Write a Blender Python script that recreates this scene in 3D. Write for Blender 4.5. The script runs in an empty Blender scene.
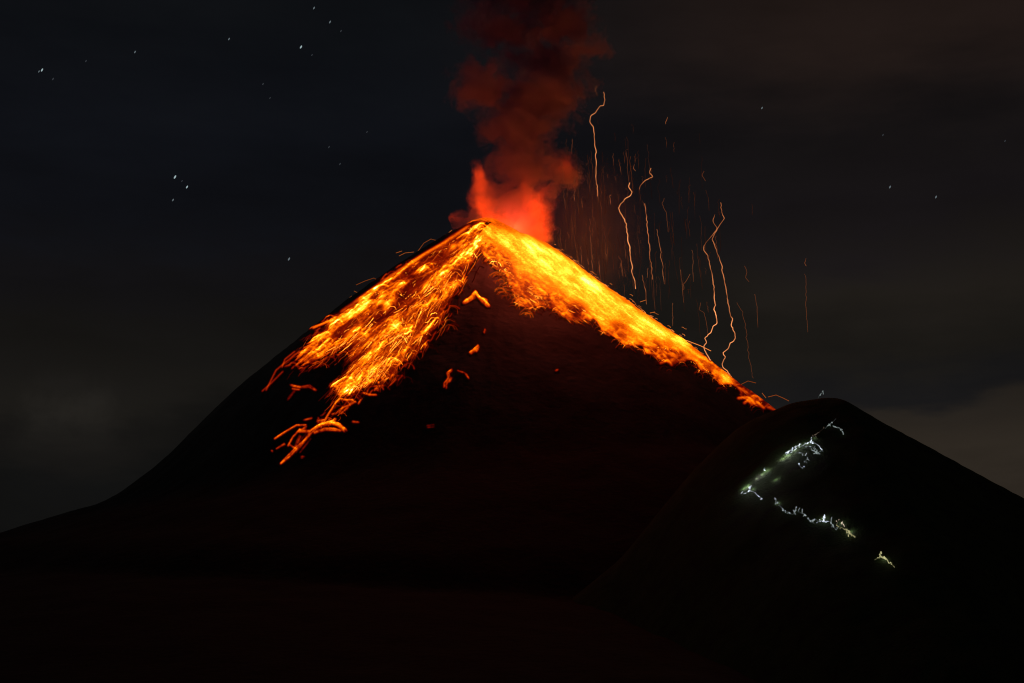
import bpy, math, random
import numpy as np
from mathutils import Vector

R = math.radians
rng = np.random.default_rng(11)
random.seed(11)
scene = bpy.context.scene
col = scene.collection

# ------------------------------------------------------------------ camera
FOCAL_PX = 1024 * 50 / 36
PITCH = math.atan(238.5 / FOCAL_PX)
cam_data = bpy.data.cameras.new('camera')
cam_data.lens = 50
cam_data.sensor_width = 36
cam_data.clip_start = 1
cam_data.clip_end = 120000
cam = bpy.data.objects.new('camera', cam_data)
cam.rotation_euler = (R(90) + PITCH, 0, 0)
col.objects.link(cam)
scene.camera = cam

# ------------------------------------------------------------------ night sky, moonlight, exposure
world = bpy.data.worlds.new('World')
scene.world = world
world.use_nodes = True
wn, wl = world.node_tree.nodes, world.node_tree.links
wn.clear()


def wnode(kind, **kw):
    n = wn.new(kind)
    for k, v in kw.items():
        setattr(n, k, v)
    return n


MOON_EL, MOON_AZ = R(16), R(-62)          # low moon, left and far behind the volcano
out = wnode('ShaderNodeOutputWorld')
sky = wnode('ShaderNodeTexSky', sky_type='NISHITA', sun_disc=False, sun_elevation=MOON_EL, sun_rotation=MOON_AZ)
bg_sky = wnode('ShaderNodeBackground')
bg_sky.inputs['Strength'].default_value = 0.00004
wl.new(sky.outputs[0], bg_sky.inputs['Color'])
geo = wnode('ShaderNodeTexCoord')
sep = wnode('ShaderNodeSeparateXYZ')
wl.new(geo.outputs['Generated'], sep.inputs[0])
# cloud layers: elevation bands whose edges wander with a stretched noise; clearer to the west (left), brown town glow to the east
mp = wnode('ShaderNodeMapping')
mp.inputs['Scale'].default_value = (2.6, 2.6, 9.0)
mp.inputs['Location'].default_value = (0.35, 0.2, 0.43)
wl.new(geo.outputs['Generated'], mp.inputs['Vector'])
nz = wnode('ShaderNodeTexNoise')
nz.inputs['Scale'].default_value = 2.0
nz.inputs['Detail'].default_value = 5
nz.inputs['Roughness'].default_value = 0.55
wl.new(mp.outputs[0], nz.inputs['Vector'])


def wmath(op, a, b, c=None):
    n = wnode('ShaderNodeMath', operation=op)
    for i, v in enumerate((a, b, c)):
        if v is None:
            continue
        if isinstance(v, (int, float)):
            n.inputs[i].default_value = v
        else:
            wl.new(v, n.inputs[i])
    return n.outputs[0]


def wramp(fac, stops):
    r = wnode('ShaderNodeValToRGB')
    r.color_ramp.interpolation = 'EASE'
    el = r.color_ramp.elements
    while len(el) < len(stops):
        el.new(0.5)
    for e, (z, c) in zip(el, stops):
        e.position = z * 2
        e.color = (*c, 1)
    wl.new(fac, r.inputs[0])
    return r.outputs[0]


zz = wmath('MULTIPLY', wmath('ADD', sep.outputs['Z'], wmath('MULTIPLY', wmath('SUBTRACT', nz.outputs['Fac'], 0.5), 0.105)), 2.0)
east = wramp(zz, [(0.0, (.020, .015, .011)), (.080, (.029, .0225, .0165)), (.103, (.022, .0175, .0135)), (.120, (.0092, .0088, .0092)), (.150, (.0112, .0096, .0078)),
                  (.200, (.0122, .0100, .0080)), (.250, (.0082, .0066, .0072)), (.290, (.0074, .0060, .0062)), (.365, (.0150, .0094, .0078)), (.460, (.0100, .0070, .0060))])
west = wramp(zz, [(0.0, (.0048, .0047, .0046)), (.072, (.0050, .0050, .0049)), (.100, (.0068, .0062, .0056)), (.128, (.0098, .0087, .0073)), (.155, (.0078, .0070, .0062)),
                  (.200, (.0058, .0053, .0060)), (.250, (.0045, .0049, .0068)), (.300, (.0043, .0049, .0070)), (.400, (.0042, .0048, .0060))])
ea = wnode('ShaderNodeMapRange', interpolation_type='SMOOTHSTEP')
ea.inputs[1].default_value = -0.08
ea.inputs[2].default_value = 0.22
wl.new(sep.outputs['X'], ea.inputs[0])
mx = wnode('ShaderNodeMix', data_type='RGBA')
wl.new(ea.outputs[0], mx.inputs[0])
wl.new(west, mx.inputs[6])
wl.new(east, mx.inputs[7])
mott = wnode('ShaderNodeMapRange')                                  # faint mottling of the cloud
mott.inputs[1].default_value = 0.3
mott.inputs[2].default_value = 0.7
mott.inputs[3].default_value = 0.76
mott.inputs[4].default_value = 1.20
wl.new(nz.outputs['Fac'], mott.inputs[0])
pn = wnode('ShaderNodeTexNoise')                                   # a puffy bank low in the far west
pn.inputs['Scale'].default_value = 13.0
pn.inputs['Detail'].default_value = 6
pn.inputs['Roughness'].default_value = 0.52
wl.new(geo.outputs['Generated'], pn.inputs['Vector'])


def wrange(src, a, b):
    r = wnode('ShaderNodeMapRange', interpolation_type='SMOOTHSTEP')
    r.inputs[1].default_value = a
    r.inputs[2].default_value = b
    wl.new(src, r.inputs[0])
    return r.outputs[0]


bank = wmath('MULTIPLY', wmath('MULTIPLY', wrange(sep.outputs['X'], -0.20, -0.29), wrange(sep.outputs['Z'], 0.145, 0.115)), wmath('MULTIPLY', wrange(sep.outputs['Z'], 0.078, 0.112), wrange(pn.outputs['Fac'], 0.44, 0.60)))
bg_bank = wnode('ShaderNodeBackground')
bg_bank.inputs['Color'].default_value = (.0058, .0051, .0042, 1)
wl.new(bank, bg_bank.inputs['Strength'])
bg_cl = wnode('ShaderNodeBackground')
wl.new(mx.outputs[2], bg_cl.inputs['Color'])
wl.new(mott.outputs[0], bg_cl.inputs['Strength'])
add = wnode('ShaderNodeAddShader')
wl.new(bg_cl.outputs[0], add.inputs[0])
wl.new(bg_sky.outputs[0], add.inputs[1])
add2 = wnode('ShaderNodeAddShader')
wl.new(add.outputs[0], add2.inputs[0])
wl.new(bg_bank.outputs[0], add2.inputs[1])
wl.new(add2.outputs[0], out.inputs['Surface'])

moon_data = bpy.data.lights.new('moonlight', 'SUN')
moon_data.energy = 0.02
moon_data.angle = R(0.5)
moon_data.color = (1.0, 0.95, 0.88)
moon = bpy.data.objects.new('moonlight', moon_data)
d = Vector((math.sin(MOON_AZ) * math.cos(MOON_EL), math.cos(MOON_AZ) * math.cos(MOON_EL), math.sin(MOON_EL)))
moon.rotation_euler = (-d).to_track_quat('-Z', 'Y').to_euler()
col.objects.link(moon)

vs = scene.view_settings
vs.view_transform = 'Standard'
vs.look = 'None'
vs.exposure = 0.0
vs.gamma = 1.0
vs.use_curve_mapping = False
scene.render.engine = 'CYCLES'
scene.cycles.filter_width = 1.15
scene.cycles.max_bounces = 4
scene.cycles.diffuse_bounces = 2
scene.cycles.volume_bounces = 2
scene.cycles.volume_step_rate = 1.0
scene.cycles.volume_max_steps = 256
scene.cycles.sample_clamp_indirect = 2.0

# ------------------------------------------------------------------ geometry helpers
CS, SN = math.cos(PITCH), math.sin(PITCH)


def project(x, y, z):
    dep = y * CS + z * SN
    return 512 + FOCAL_PX * x / dep, 341.5 - FOCAL_PX * (-y * SN + z * CS) / dep


def at(u, v, y):
    """the point seen at a spot of the photograph that lies y metres out"""
    t = (341.5 - v) / FOCAL_PX
    z = y * (t * CS + SN) / (CS - t * SN)
    return (u - 512) / FOCAL_PX * (y * CS + z * SN), y, z


def hashgrid(seed, n=256):
    return np.random.default_rng(seed).random((n, n))


_TAB = {}


def vnoise(x, y, seed):
    if seed not in _TAB:
        _TAB[seed] = hashgrid(seed)
    t = _TAB[seed]
    xi, yi = np.floor(x).astype(int), np.floor(y).astype(int)
    fx, fy = x - xi, y - yi
    fx, fy = fx * fx * (3 - 2 * fx), fy * fy * (3 - 2 * fy)
    a, b = t[xi % 256, yi % 256], t[(xi + 1) % 256, yi % 256]
    c, e = t[xi % 256, (yi + 1) % 256], t[(xi + 1) % 256, (yi + 1) % 256]
    return (a * (1 - fx) + b * fx) * (1 - fy) + (c * (1 - fx) + e * fx) * fy


def fbm(x, y, seed, oct=4, gain=0.5):
    s, a, tot = 0.0, 1.0, 0.0
    for k in range(oct):
        s = s + a * (vnoise(x * 2 ** k + 17.3 * k, y * 2 ** k - 9.1 * k, seed + k) - 0.5)
        tot += a
        a *= gain
    return s / tot * 2


def smooth(a, b, x):
    t = np.clip((x - a) / (b - a), 0, 1)
    return t * t * (3 - 2 * t)


# ------------------------------------------------------------------ terrain height functions
DIST = 2500.0
AX, AY, _ = at(508, 230, DIST)
LEFT_EDGE = [(478, 219), (460, 226.5), (440, 236), (410, 255), (380, 276), (340, 305), (310, 328), (281, 351), (236, 389), (201, 423), (166, 459), (145, 477), (130, 489), (100, 504), (70, 512), (40, 521), (5, 532), (-60, 550), (-200, 585), (-500, 640), (-900, 660)]
RIGHT_EDGE = [(478, 219), (500, 226), (530, 236), (552, 246), (575, 262), (600, 282), (640, 309), (680, 337), (710, 360), (745, 388), (790, 420), (860, 468), (960, 530), (1080, 590), (1300, 650), (1700, 680)]


def profile(edge, sign):
    r, z = [], []
    for u, v in edge:
        x, _, zz = at(u, v, DIST)
        r.append(sign * (x - AX))
        z.append(zz)
    o = np.argsort(r)
    r, z = np.array(r)[o], np.array(z)[o]
    q = np.concatenate([np.arange(0, 1000, 8.0), np.arange(1000, 3400, 40.0)])
    f = np.interp(q, r, z)
    g = f.copy()
    for _ in range(60):                       # round the joints of the traced outline
        g[1:-1] = (g[:-2] + 2 * g[1:-1] + g[2:]) / 4
    w = smooth(40, 200, q)
    return q, f * (1 - w) + g * w


PL = list(profile([e for e in LEFT_EDGE if e[0] < 500], -1))
PR = list(profile([e for e in RIGHT_EDGE if e[0] >= 530], 1))


def volcano_z(x, y, rough=True):
    dx, dy = x - AX, y - AY
    r = np.hypot(dx, dy) + 1e-6
    zl = np.interp(r, PL[0], PL[1])
    zr = np.interp(r, PR[0], PR[1])
    w = smooth(-0.75, 0.75, dx / r)
    z = zl * (1 - w) + zr * w
    # crater bowl, breached towards the viewer's right
    z = z - 22 * np.exp(-(r / 26) ** 2)
    if rough:
        ang = np.arctan2(dx, -dy)
        g = fbm(ang * 9 + 20, r * 0.0016 + 5, 31, 4)
        k = smooth(60, 420, r)
        z = z + k * 8 * g * (1 - 0.6 * smooth(500, 800, r)) + smooth(30, 200, r) * 3.2 * fbm(x / 46, y / 46, 41, 4) + 0.9 * fbm(x / 9, y / 9, 51, 3)
    return z


def silhouette(us):
    """top edge of the volcano as seen, for columns us"""
    a = np.linspace(-math.pi, math.pi, 721)
    rr = np.concatenate([np.linspace(1, 300, 120), np.linspace(305, 1500, 160)])
    A, RR = np.meshgrid(a, rr)
    x, y = AX + RR * np.sin(A), AY - RR * np.cos(A)
    z = volcano_z(x, y, False)
    u, v = project(x, y, z)
    best = np.full(len(us), 1e9)
    iu = np.rint((u.ravel() - us[0]) / (us[1] - us[0])).astype(int)
    ok = (iu >= 0) & (iu < len(us))
    np.minimum.at(best, iu[ok], v.ravel()[ok])
    return best


us = np.arange(-60, 860, 4.0)
tgt = np.where(us < 478, np.interp(us, *zip(*LEFT_EDGE[::-1])), np.interp(us, *zip(*RIGHT_EDGE)))
for it in range(9):
    err = silhouette(us) - tgt                       # positive: too low
    ker = np.ones(5) / 5
    es = np.convolve(np.pad(err, 2, 'edge'), ker, 'valid')
    for P, sg in ((PL, -1), (PR, 1)):
        uu = 508 + sg * P[0] / 1.786
        P[1] = P[1] + 0.8 * np.interp(uu, us, es, left=0, right=0) * 1.76 * smooth(0, 30, P[0])
        g_ = P[1].copy()
        for _ in range(14):
            g_[1:-1] = (g_[:-2] + 2 * g_[1:-1] + g_[2:]) / 4
        w_ = smooth(60, 220, P[0])
        P[1] = P[1] * (1 - w_) + g_ * w_
print('SILHOUETTE error px', np.abs(silhouette(us) - tgt)[20:-20].mean())

RY = 1500.0
RXP, _, RZP = at(838, 397, RY)
RIDGE_R = [(838, 397), (850, 404), (864, 413), (890, 428), (916, 442), (968, 471), (1024, 502), (1090, 536), (1200, 585), (1500, 690), (2200, 800)]
RIDGE_L = [(838, 397), (815, 399), (790, 403), (772, 411), (752, 419), (730, 434), (690, 474), (620, 560), (520, 640), (300, 790), (0, 900)]


def ridge_prof():
    r, z = [], []
    for u, v in RIDGE_L[::-1] + RIDGE_R[1:]:
        x, _, zz = at(u, v, RY)
        r.append(x - RXP)
        z.append(zz)
    q = np.arange(r[0], r[-1], 3.0)
    k = np.exp(-0.5 * (np.arange(-12, 13) / 2.2) ** 2)
    zs = np.convolve(np.pad(np.interp(q, r, z), 12, 'edge'), k / k.sum(), 'valid')
    return q, zs


RIDGE = ridge_prof()


def ridge_z(x, y):
    dx, dy = x - RXP, y - RY
    bend = 40 * np.sin(x / 130.0)
    dd = dy - np.where(dy < 0, bend * 0.2, 0)
    fall = np.where(dd < 0, np.hypot(dd * 0.52, 14) - 14, np.hypot(dd * 0.38, 14) - 14)
    z = np.interp(dx, *RIDGE) - fall
    return z + 3.0 * fbm(x / 60, y / 60, 71, 4) * smooth(0, 60, np.abs(dy)) + 0.6 * fbm(x / 7, y / 7, 81, 3)


def hit(u, v, zf, y0, y1, n=500):
    """first point of a height field under the line of sight through (u, v); arrays allowed"""
    u, v = np.atleast_1d(u).astype(float), np.atleast_1d(v).astype(float)
    ys = np.linspace(y0, y1, n)
    res = np.full((len(u), 3), np.nan)
    prev = None
    for y in ys:
        x, _, z = at(u, v, y)
        dlt = z - zf(x, np.full_like(x, y))
        new = (dlt < 0) & np.isnan(res[:, 0])
        if new.any():
            if prev is None:
                yy = np.full(len(u), y)
            else:
                f = prev[1] / np.maximum(prev[1] - dlt, 1e-6)
                yy = prev[0] + np.clip(f, 0, 1) * (y - prev[0])
            xx, _, zz = at(u, v, yy)
            res[new] = np.stack([xx, yy, zz], 1)[new]
        prev = (y, dlt)
    return res


# ------------------------------------------------------------------ object helpers
def tag(o, label=None, cat=None, group=None, kind=None):
    for k, v in (('label', label), ('category', cat), ('group', group), ('kind', kind)):
        if v:
            o[k] = v
    return o


def link_mesh(name, verts, faces, mat, parent=None, attrs=None, smooth_shade=True):
    me = bpy.data.meshes.new(name)
    verts = np.asarray(verts, dtype=np.float32)
    faces = np.asarray(faces, dtype=np.int32)
    k = faces.shape[1]
    me.vertices.add(len(verts))
    me.vertices.foreach_set('co', verts.ravel())
    me.loops.add(faces.size)
    me.loops.foreach_set('vertex_index', faces.ravel())
    me.polygons.add(len(faces))
    me.polygons.foreach_set('loop_start', np.arange(0, faces.size, k, dtype=np.int32))
    me.polygons.foreach_set('loop_total', np.full(len(faces), k, dtype=np.int32))
    me.polygons.foreach_set('use_smooth', np.full(len(faces), smooth_shade))
    me.update(calc_edges=True)
    me.validate()
    for an, av in (attrs or {}).items():
        a = me.attributes.new(an, 'FLOAT', 'POINT')
        a.data.foreach_set('value', np.asarray(av, dtype=np.float32).ravel())
    me.materials.append(mat)
    o = bpy.data.objects.new(name, me)
    col.objects.link(o)
    if parent is not None:
        o.parent = parent
    return o


def empty(name, loc):
    o = bpy.data.objects.new(name, None)
    o.location = loc
    o.empty_display_size = 5
    col.objects.link(o)
    return o


def grid_faces(n, m):
    i, j = np.meshgrid(np.arange(n - 1), np.arange(m - 1), indexing='ij')
    a = (i * m + j).ravel()
    return np.stack([a, a + m, a + m + 1, a + 1], 1)


def from_zoom(pts, u0, v0, s):
    return [(u0 + x / s, v0 + y / s) for x, y in pts]


class Tubes:
    """collects tapering glowing filaments"""
    def __init__(self):
        self.v, self.f, self.h, self.n = [], [], [], 0

    def add(self, pts, rad, heat, sides=5):
        p = np.asarray(pts, float)
        n = len(p)
        rad = np.broadcast_to(np.asarray(rad, float), (n,))
        heat = np.broadcast_to(np.asarray(heat, float), (n,))
        t = np.gradient(p, axis=0)
        t /= np.linalg.norm(t, axis=1, keepdims=True) + 1e-9
        ref = np.array([0.0, 1.0, 0.15])
        a = np.cross(t, ref)
        a /= np.linalg.norm(a, axis=1, keepdims=True) + 1e-9
        b = np.cross(t, a)
        for k in range(sides):
            q = 2 * math.pi * k / sides
            self.v.append(p + (a * math.cos(q) + b * math.sin(q)) * rad[:, None])
            self.h.append(heat)
        base = self.n
        idx = base + np.arange(sides)[:, None] * n + np.arange(n)[None]
        for k in range(sides):
            c, e = idx[k], idx[(k + 1) % sides]
            self.f.append(np.stack([c[:-1], c[1:], e[1:], e[:-1]], 1))
        self.n += sides * n

    def build(self, name, mat, parent=None, loc=None):
        v = np.concatenate(self.v)
        if loc is not None:
            v = v - np.asarray(loc)
        o = link_mesh(name, v, np.concatenate(self.f), mat, parent, {'glow_level': np.concatenate(self.h)})
        return o


# ------------------------------------------------------------------ materials
def new_mat(name):
    m = bpy.data.materials.new(name)
    m.use_nodes = True
    m.node_tree.nodes.clear()
    return m, m.node_tree.nodes, m.node_tree.links


def rock_material(name, dark, light, scale, grass=None, forest_fade=None):
    m, n, l = new_mat(name)
    o = n.new('ShaderNodeOutputMaterial')
    b = n.new('ShaderNodeBsdfPrincipled')
    b.inputs['Roughness'].default_value = 0.95
    tc = n.new('ShaderNodeTexCoord')
    nz = n.new('ShaderNodeTexNoise')
    nz.inputs['Scale'].default_value = scale
    nz.inputs['Detail'].default_value = 9
    nz.inputs['Roughness'].default_value = 0.62
    l.new(tc.outputs['Object'], nz.inputs['Vector'])
    rp = n.new('ShaderNodeValToRGB')
    rp.color_ramp.elements[0].position = 0.32
    rp.color_ramp.elements[0].color = (*dark, 1)
    rp.color_ramp.elements[1].position = 0.70
    rp.color_ramp.elements[1].color = (*light, 1)
    if grass:
        e = rp.color_ramp.elements.new(0.5)
        e.color = (*grass, 1)
    l.new(nz.outputs['Fac'], rp.inputs[0])
    if forest_fade:                                # bare ash above, dark woods below, uneven edge; contrast paints in the glow's fall-off
        z0, z1 = forest_fade
        sp = n.new('ShaderNodeSeparateXYZ')
        l.new(tc.outputs['Object'], sp.inputs[0])
        ad = n.new('ShaderNodeMath')
        ad.operation = 'MULTIPLY_ADD'
        l.new(nz.outputs['Fac'], ad.inputs[0])
        ad.inputs[1].default_value = 220
        l.new(sp.outputs['Z'], ad.inputs[2])
        mr = n.new('ShaderNodeMapRange')
        mr.interpolation_type = 'SMOOTHSTEP'
        mr.inputs[1].default_value = z0 + 110
        mr.inputs[2].default_value = z1 + 110
        l.new(ad.outputs[0], mr.inputs[0])
        mx_ = n.new('ShaderNodeMix')
        mx_.data_type = 'RGBA'
        l.new(mr.outputs[0], mx_.inputs[0])
        mx_.inputs[6].default_value = (0.010, 0.011, 0.007, 1)
        l.new(rp.outputs[0], mx_.inputs[7])
        l.new(mx_.outputs[2], b.inputs['Base Color'])
    else:
        l.new(rp.outputs[0], b.inputs['Base Color'])
    n2 = n.new('ShaderNodeTexNoise')
    n2.inputs['Scale'].default_value = scale * 9
    n2.inputs['Detail'].default_value = 6
    l.new(tc.outputs['Object'], n2.inputs['Vector'])
    bp = n.new('ShaderNodeBump')
    bp.inputs['Strength'].default_value = 0.7
    bp.inputs['Distance'].default_value = 2.0
    l.new(n2.outputs['Fac'], bp.inputs['Height'])
    l.new(bp.outputs[0], b.inputs['Normal'])
    l.new(b.outputs[0], o.inputs['Surface'])
    return m


def heat_material(name, green, gpow, blue, bpow, rock=False):
    """glow whose colour climbs from dull red to yellow-white with the temperature stored on the mesh"""
    m, n, l = new_mat(name)
    o = n.new('ShaderNodeOutputMaterial')
    at_ = n.new('ShaderNodeAttribute')
    at_.attribute_name = 'glow_level'
    h = at_.outputs['Fac']
    if rock:                                  # fine crust texture breaks up the glow
        tc = n.new('ShaderNodeTexCoord')
        nz = n.new('ShaderNodeTexNoise')
        nz.inputs['Scale'].default_value = 0.33
        nz.inputs['Detail'].default_value = 4
        l.new(tc.outputs['Object'], nz.inputs['Vector'])
        mr = n.new('ShaderNodeMapRange')
        mr.inputs[1].default_value = 0.3
        mr.inputs[2].default_value = 0.7
        mr.inputs[3].default_value = 0.72
        mr.inputs[4].default_value = 1.28
        l.new(nz.outputs['Fac'], mr.inputs[0])
        mu = n.new('ShaderNodeMath')
        mu.operation = 'MULTIPLY'
        l.new(h, mu.inputs[0])
        l.new(mr.outputs[0], mu.inputs[1])
        h = mu.outputs[0]

    def pw(c, e):
        p = n.new('ShaderNodeMath')
        p.operation = 'POWER'
        l.new(h, p.inputs[0])
        p.inputs[1].default_value = e
        q = n.new('ShaderNodeMath')
        q.operation = 'MULTIPLY'
        q.inputs[1].default_value = c
        l.new(p.outputs[0], q.inputs[0])
        return q.outputs[0]
    cc = n.new('ShaderNodeCombineColor')
    l.new(h, cc.inputs[0])
    l.new(pw(green, gpow), cc.inputs[1])
    l.new(pw(blue, bpow), cc.inputs[2])
    if rock:
        b = n.new('ShaderNodeBsdfPrincipled')
        b.inputs['Base Color'].default_value = (0.03, 0.026, 0.024, 1)
        b.inputs['Roughness'].default_value = 0.95
        l.new(cc.outputs[0], b.inputs['Emission Color'])
        b.inputs['Emission Strength'].default_value = 1
        l.new(b.outputs[0], o.inputs['Surface'])
    else:
        e = n.new('ShaderNodeEmission')
        l.new(cc.outputs[0], e.inputs['Color'])
        l.new(e.outputs[0], o.inputs['Surface'])
    return m


def plain_glow(name, color, strength):
    m, n, l = new_mat(name)
    o = n.new('ShaderNodeOutputMaterial')
    e = n.new('ShaderNodeEmission')
    e.inputs['Color'].default_value = (*color, 1)
    e.inputs['Strength'].default_value = strength
    l.new(e.outputs[0], o.inputs['Surface'])
    return m


M_VOLCANO = rock_material('volcanic_ash', (0.085, 0.072, 0.066), (0.17, 0.150, 0.138), 0.012, None, (110, 430))
M_RIDGE = rock_material('scrubby_slope', (0.012, 0.010, 0.008), (0.044, 0.066, 0.020), 0.05, (0.020, 0.046, 0.006))
M_GROUND = rock_material('dark_lowland', (0.010, 0.012, 0.008), (0.022, 0.025, 0.016), 0.004)
M_LAVA = heat_material('molten_lava', 0.142, 1.85, 0.0004, 4.6, rock=True)
M_TRACK = heat_material('rolling_block_glow', 0.16, 1.7, 0.006, 2.4)
M_EMBER = heat_material('glowing_ember', 0.26, 1.25, 0.05, 1.6)
M_SPARK = heat_material('falling_ember', 0.33, 1.15, 0.11, 1.2)

# ------------------------------------------------------------------ the setting
g = np.concatenate([-np.geomspace(60000, 200, 40), np.linspace(-150, 150, 5), np.geomspace(200, 60000, 40)])
GX, GY = np.meshgrid(g, g + 2000, indexing='ij')
GZ = -235 + 14 * fbm(GX / 900, GY / 900, 91, 3)
tag(link_mesh('ground', np.stack([GX, GY, GZ], -1).reshape(-1, 3), grid_faces(*GX.shape), M_GROUND), kind='structure')

ang = np.linspace(-math.pi, math.pi, 900)
rad = np.concatenate([np.linspace(0.5, 480, 260), np.geomspace(484, 3300, 150)])
A, RD = np.meshgrid(ang, rad, indexing='ij')
VX, VY = AX + RD * np.sin(A), AY - RD * np.cos(A)
VZ = volcano_z(VX, VY)
VZ = VZ - smooth(1800, 3300, RD) * 120
tag(link_mesh('volcano', np.stack([VX, VY, VZ], -1).reshape(-1, 3), grid_faces(*A.shape), M_VOLCANO), kind='structure')

gx = np.concatenate([np.linspace(-900, -60, 120) + RXP, np.linspace(-57, 200, 120) + RXP, np.linspace(210, 1700, 140) + RXP])
gy = np.concatenate([np.linspace(550, 1380, 110), np.linspace(1386, 1620, 110), np.linspace(1640, 2600, 80)])
HX, HY = np.meshgrid(gx, gy, indexing='ij')
HZ = np.maximum(ridge_z(HX, HY), -260)
tag(link_mesh('hill', np.stack([HX, HY, HZ], -1).reshape(-1, 3), grid_faces(*HX.shape), M_RIDGE), kind='structure')

# ------------------------------------------------------------------ lava: temperature field over the slope
U0, V0, U1, V1, SS = 240, 195, 810, 490, 2       # window of the slope, two samples per image pixel
NW, NH = (U1 - U0) * SS, (V1 - V0) * SS


def gblur(a, s):
    """gaussian blur by FFT; s in samples"""
    fy = np.fft.fftfreq(a.shape[0])[:, None]
    fx = np.fft.rfftfreq(a.shape[1])[None]
    return np.fft.irfft2(np.fft.rfft2(a) * np.exp(-2 * (math.pi * s) ** 2 * (fx * fx + fy * fy)), a.shape)


PU, PV = np.meshgrid(U0 + (np.arange(NW) + 0.5) / SS, V0 + (np.arange(NH) + 0.5) / SS)


def poly_mask(pts):
    inside = np.zeros(PU.shape, bool)
    n = len(pts)
    for i in range(n):
        (x0, y0), (x1, y1) = pts[i], pts[(i + 1) % n]
        if y0 == y1:
            continue
        c = ((y0 > PV) != (y1 > PV)) & (PU < (x1 - x0) * (PV - y0) / (y1 - y0) + x0)
        inside ^= c
    return inside.astype(float)


def idw(ctrl, p=2.5):
    num = den = 0.0
    for u, v, h in ctrl:
        w = 1 / ((PU - u) ** 2 + (PV - v) ** 2 + 20) ** (p / 2)
        num = num + w * h
        den = den + w
    return num / den


def splat(curves, sigma):
    """curves: list of (points, weight) painted as soft strokes of heat"""
    acc = np.zeros(PU.shape)
    for pts, w in curves:
        p = np.asarray(pts, float)
        seg = np.hypot(*np.diff(p, axis=0).T)
        s = np.concatenate([[0], np.cumsum(seg)])
        m = max(3, int(s[-1] * SS * 1.5))
        q = np.linspace(0, s[-1], m)
        x = (np.interp(q, s, p[:, 0]) - U0) * SS - 0.5
        y = (np.interp(q, s, p[:, 1]) - V0) * SS - 0.5
        ww = np.interp(q, s, np.broadcast_to(np.asarray(w, float), (len(p),))) / 1.5
        xi, yi = np.floor(x).astype(int), np.floor(y).astype(int)
        ok = (xi >= 0) & (yi >= 0) & (xi < NW - 1) & (yi < NH - 1)
        xi, yi, x, y, ww = xi[ok], yi[ok], x[ok], y[ok], ww[ok]
        fx, fy = x - xi, y - yi
        np.add.at(acc, (yi, xi), ww * (1 - fx) * (1 - fy))
        np.add.at(acc, (yi, xi + 1), ww * fx * (1 - fy))
        np.add.at(acc, (yi + 1, xi), ww * (1 - fx) * fy)
        np.add.at(acc, (yi + 1, xi + 1), ww * fx * fy)
    return gblur(acc, sigma * SS) * (sigma * SS * math.sqrt(2 * math.pi))


def sample(field, u, v):
    x = np.clip((u - U0) * SS - 0.5, 0, NW - 1.001)
    y = np.clip((v - V0) * SS - 0.5, 0, NH - 1.001)
    xi, yi = x.astype(int), y.astype(int)
    fx, fy = x - xi, y - yi
    r = (field[yi, xi] * (1 - fx) + field[yi, xi + 1] * fx) * (1 - fy) + (field[yi + 1, xi] * (1 - fx) + field[yi + 1, xi + 1] * fx) * fy
    return np.where((u > U0) & (u < U1) & (v > V0) & (v < V1), r, 0)


LEFT_POLY = [(492, 216), (477, 217), (466, 226), (445, 241), (424, 254), (400, 270), (383, 283), (362, 298), (342, 312), (326, 322), (312, 340), (300, 352), (294, 364), (309, 366), (322, 360), (338, 353), (352, 354), (350, 364), (342, 376), (333, 388), (342, 393), (354, 392), (372, 384), (383, 381), (395, 380), (401, 366), (416, 353), (424, 344), (436, 328), (449, 324), (447, 310), (446, 298), (455, 294), (463, 286), (470, 268), (480, 252), (488, 240), (484, 226)]
LEFT_HEAT = [(470, 230, 1.3), (455, 246, 2.2), (445, 255, 1.9), (472, 250, 1.5), (430, 262, 1.5), (405, 275, 1.4), (415, 290, 1.1), (440, 300, 1.0), (455, 285, 1.1), (400, 305, 1.3), (365, 307, 2.2), (388, 307, 1.9), (350, 316, 1.5), (335, 318, 1.4), (325, 330, 0.8), (350, 333, 1.6), (372, 343, 1.3), (395, 328, 1.4), (420, 320, 1.1), (435, 320, 1.1), (410, 345, 0.9), (378, 358, 1.6), (365, 372, 1.4), (345, 383, 1.3), (385, 372, 1.3), (320, 345, 1.0), (305, 360, 0.7), (335, 345, 1.1), (395, 290, 1.0), (425, 300, 0.9), (350, 360, 0.8)]
RIGHT_POLY = [(466, 226), (470, 212), (530, 218), (556, 238), (580, 256), (606, 278), (642, 304), (682, 330), (714, 356), (748, 382), (774, 398), (786, 408), (776, 412), (760, 409), (746, 402), (738, 389), (728, 387), (714, 382), (706, 374), (692, 363), (670, 365), (656, 358), (644, 352), (624, 343), (608, 334), (592, 322), (580, 322), (562, 316), (548, 309), (530, 310), (516, 304), (512, 292), (505, 277), (492, 268), (484, 258), (478, 250), (472, 236)]
RIGHT_HEAT = [(486, 219, 2.0), (494, 222, 2.0), (478, 226, 1.3), (490, 232, 1.7), (487, 248, 1.1), (492, 262, 0.9), (502, 268, 0.7), (505, 238, 2.2), (530, 243, 2.4), (520, 262, 1.7), (532, 251, 2.5), (548, 262, 2.4), (560, 272, 2.3), (590, 284, 2.7), (575, 290, 2.0), (545, 285, 1.5), (525, 290, 1.1), (518, 302, 1.0), (545, 303, 0.8), (560, 303, 1.3), (575, 315, 0.7), (600, 312, 1.7), (610, 298, 2.3), (640, 320, 2.2), (620, 332, 1.2), (660, 332, 2.2), (655, 350, 1.0), (675, 358, 0.7), (684, 342, 2.3), (697, 353, 1.6), (712, 362, 1.1), (728, 380, 1.7), (718, 374, 1.4), (742, 390, 0.7), (752, 400, 0.8), (765, 404, 0.6), (778, 408, 0.35)]


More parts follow.
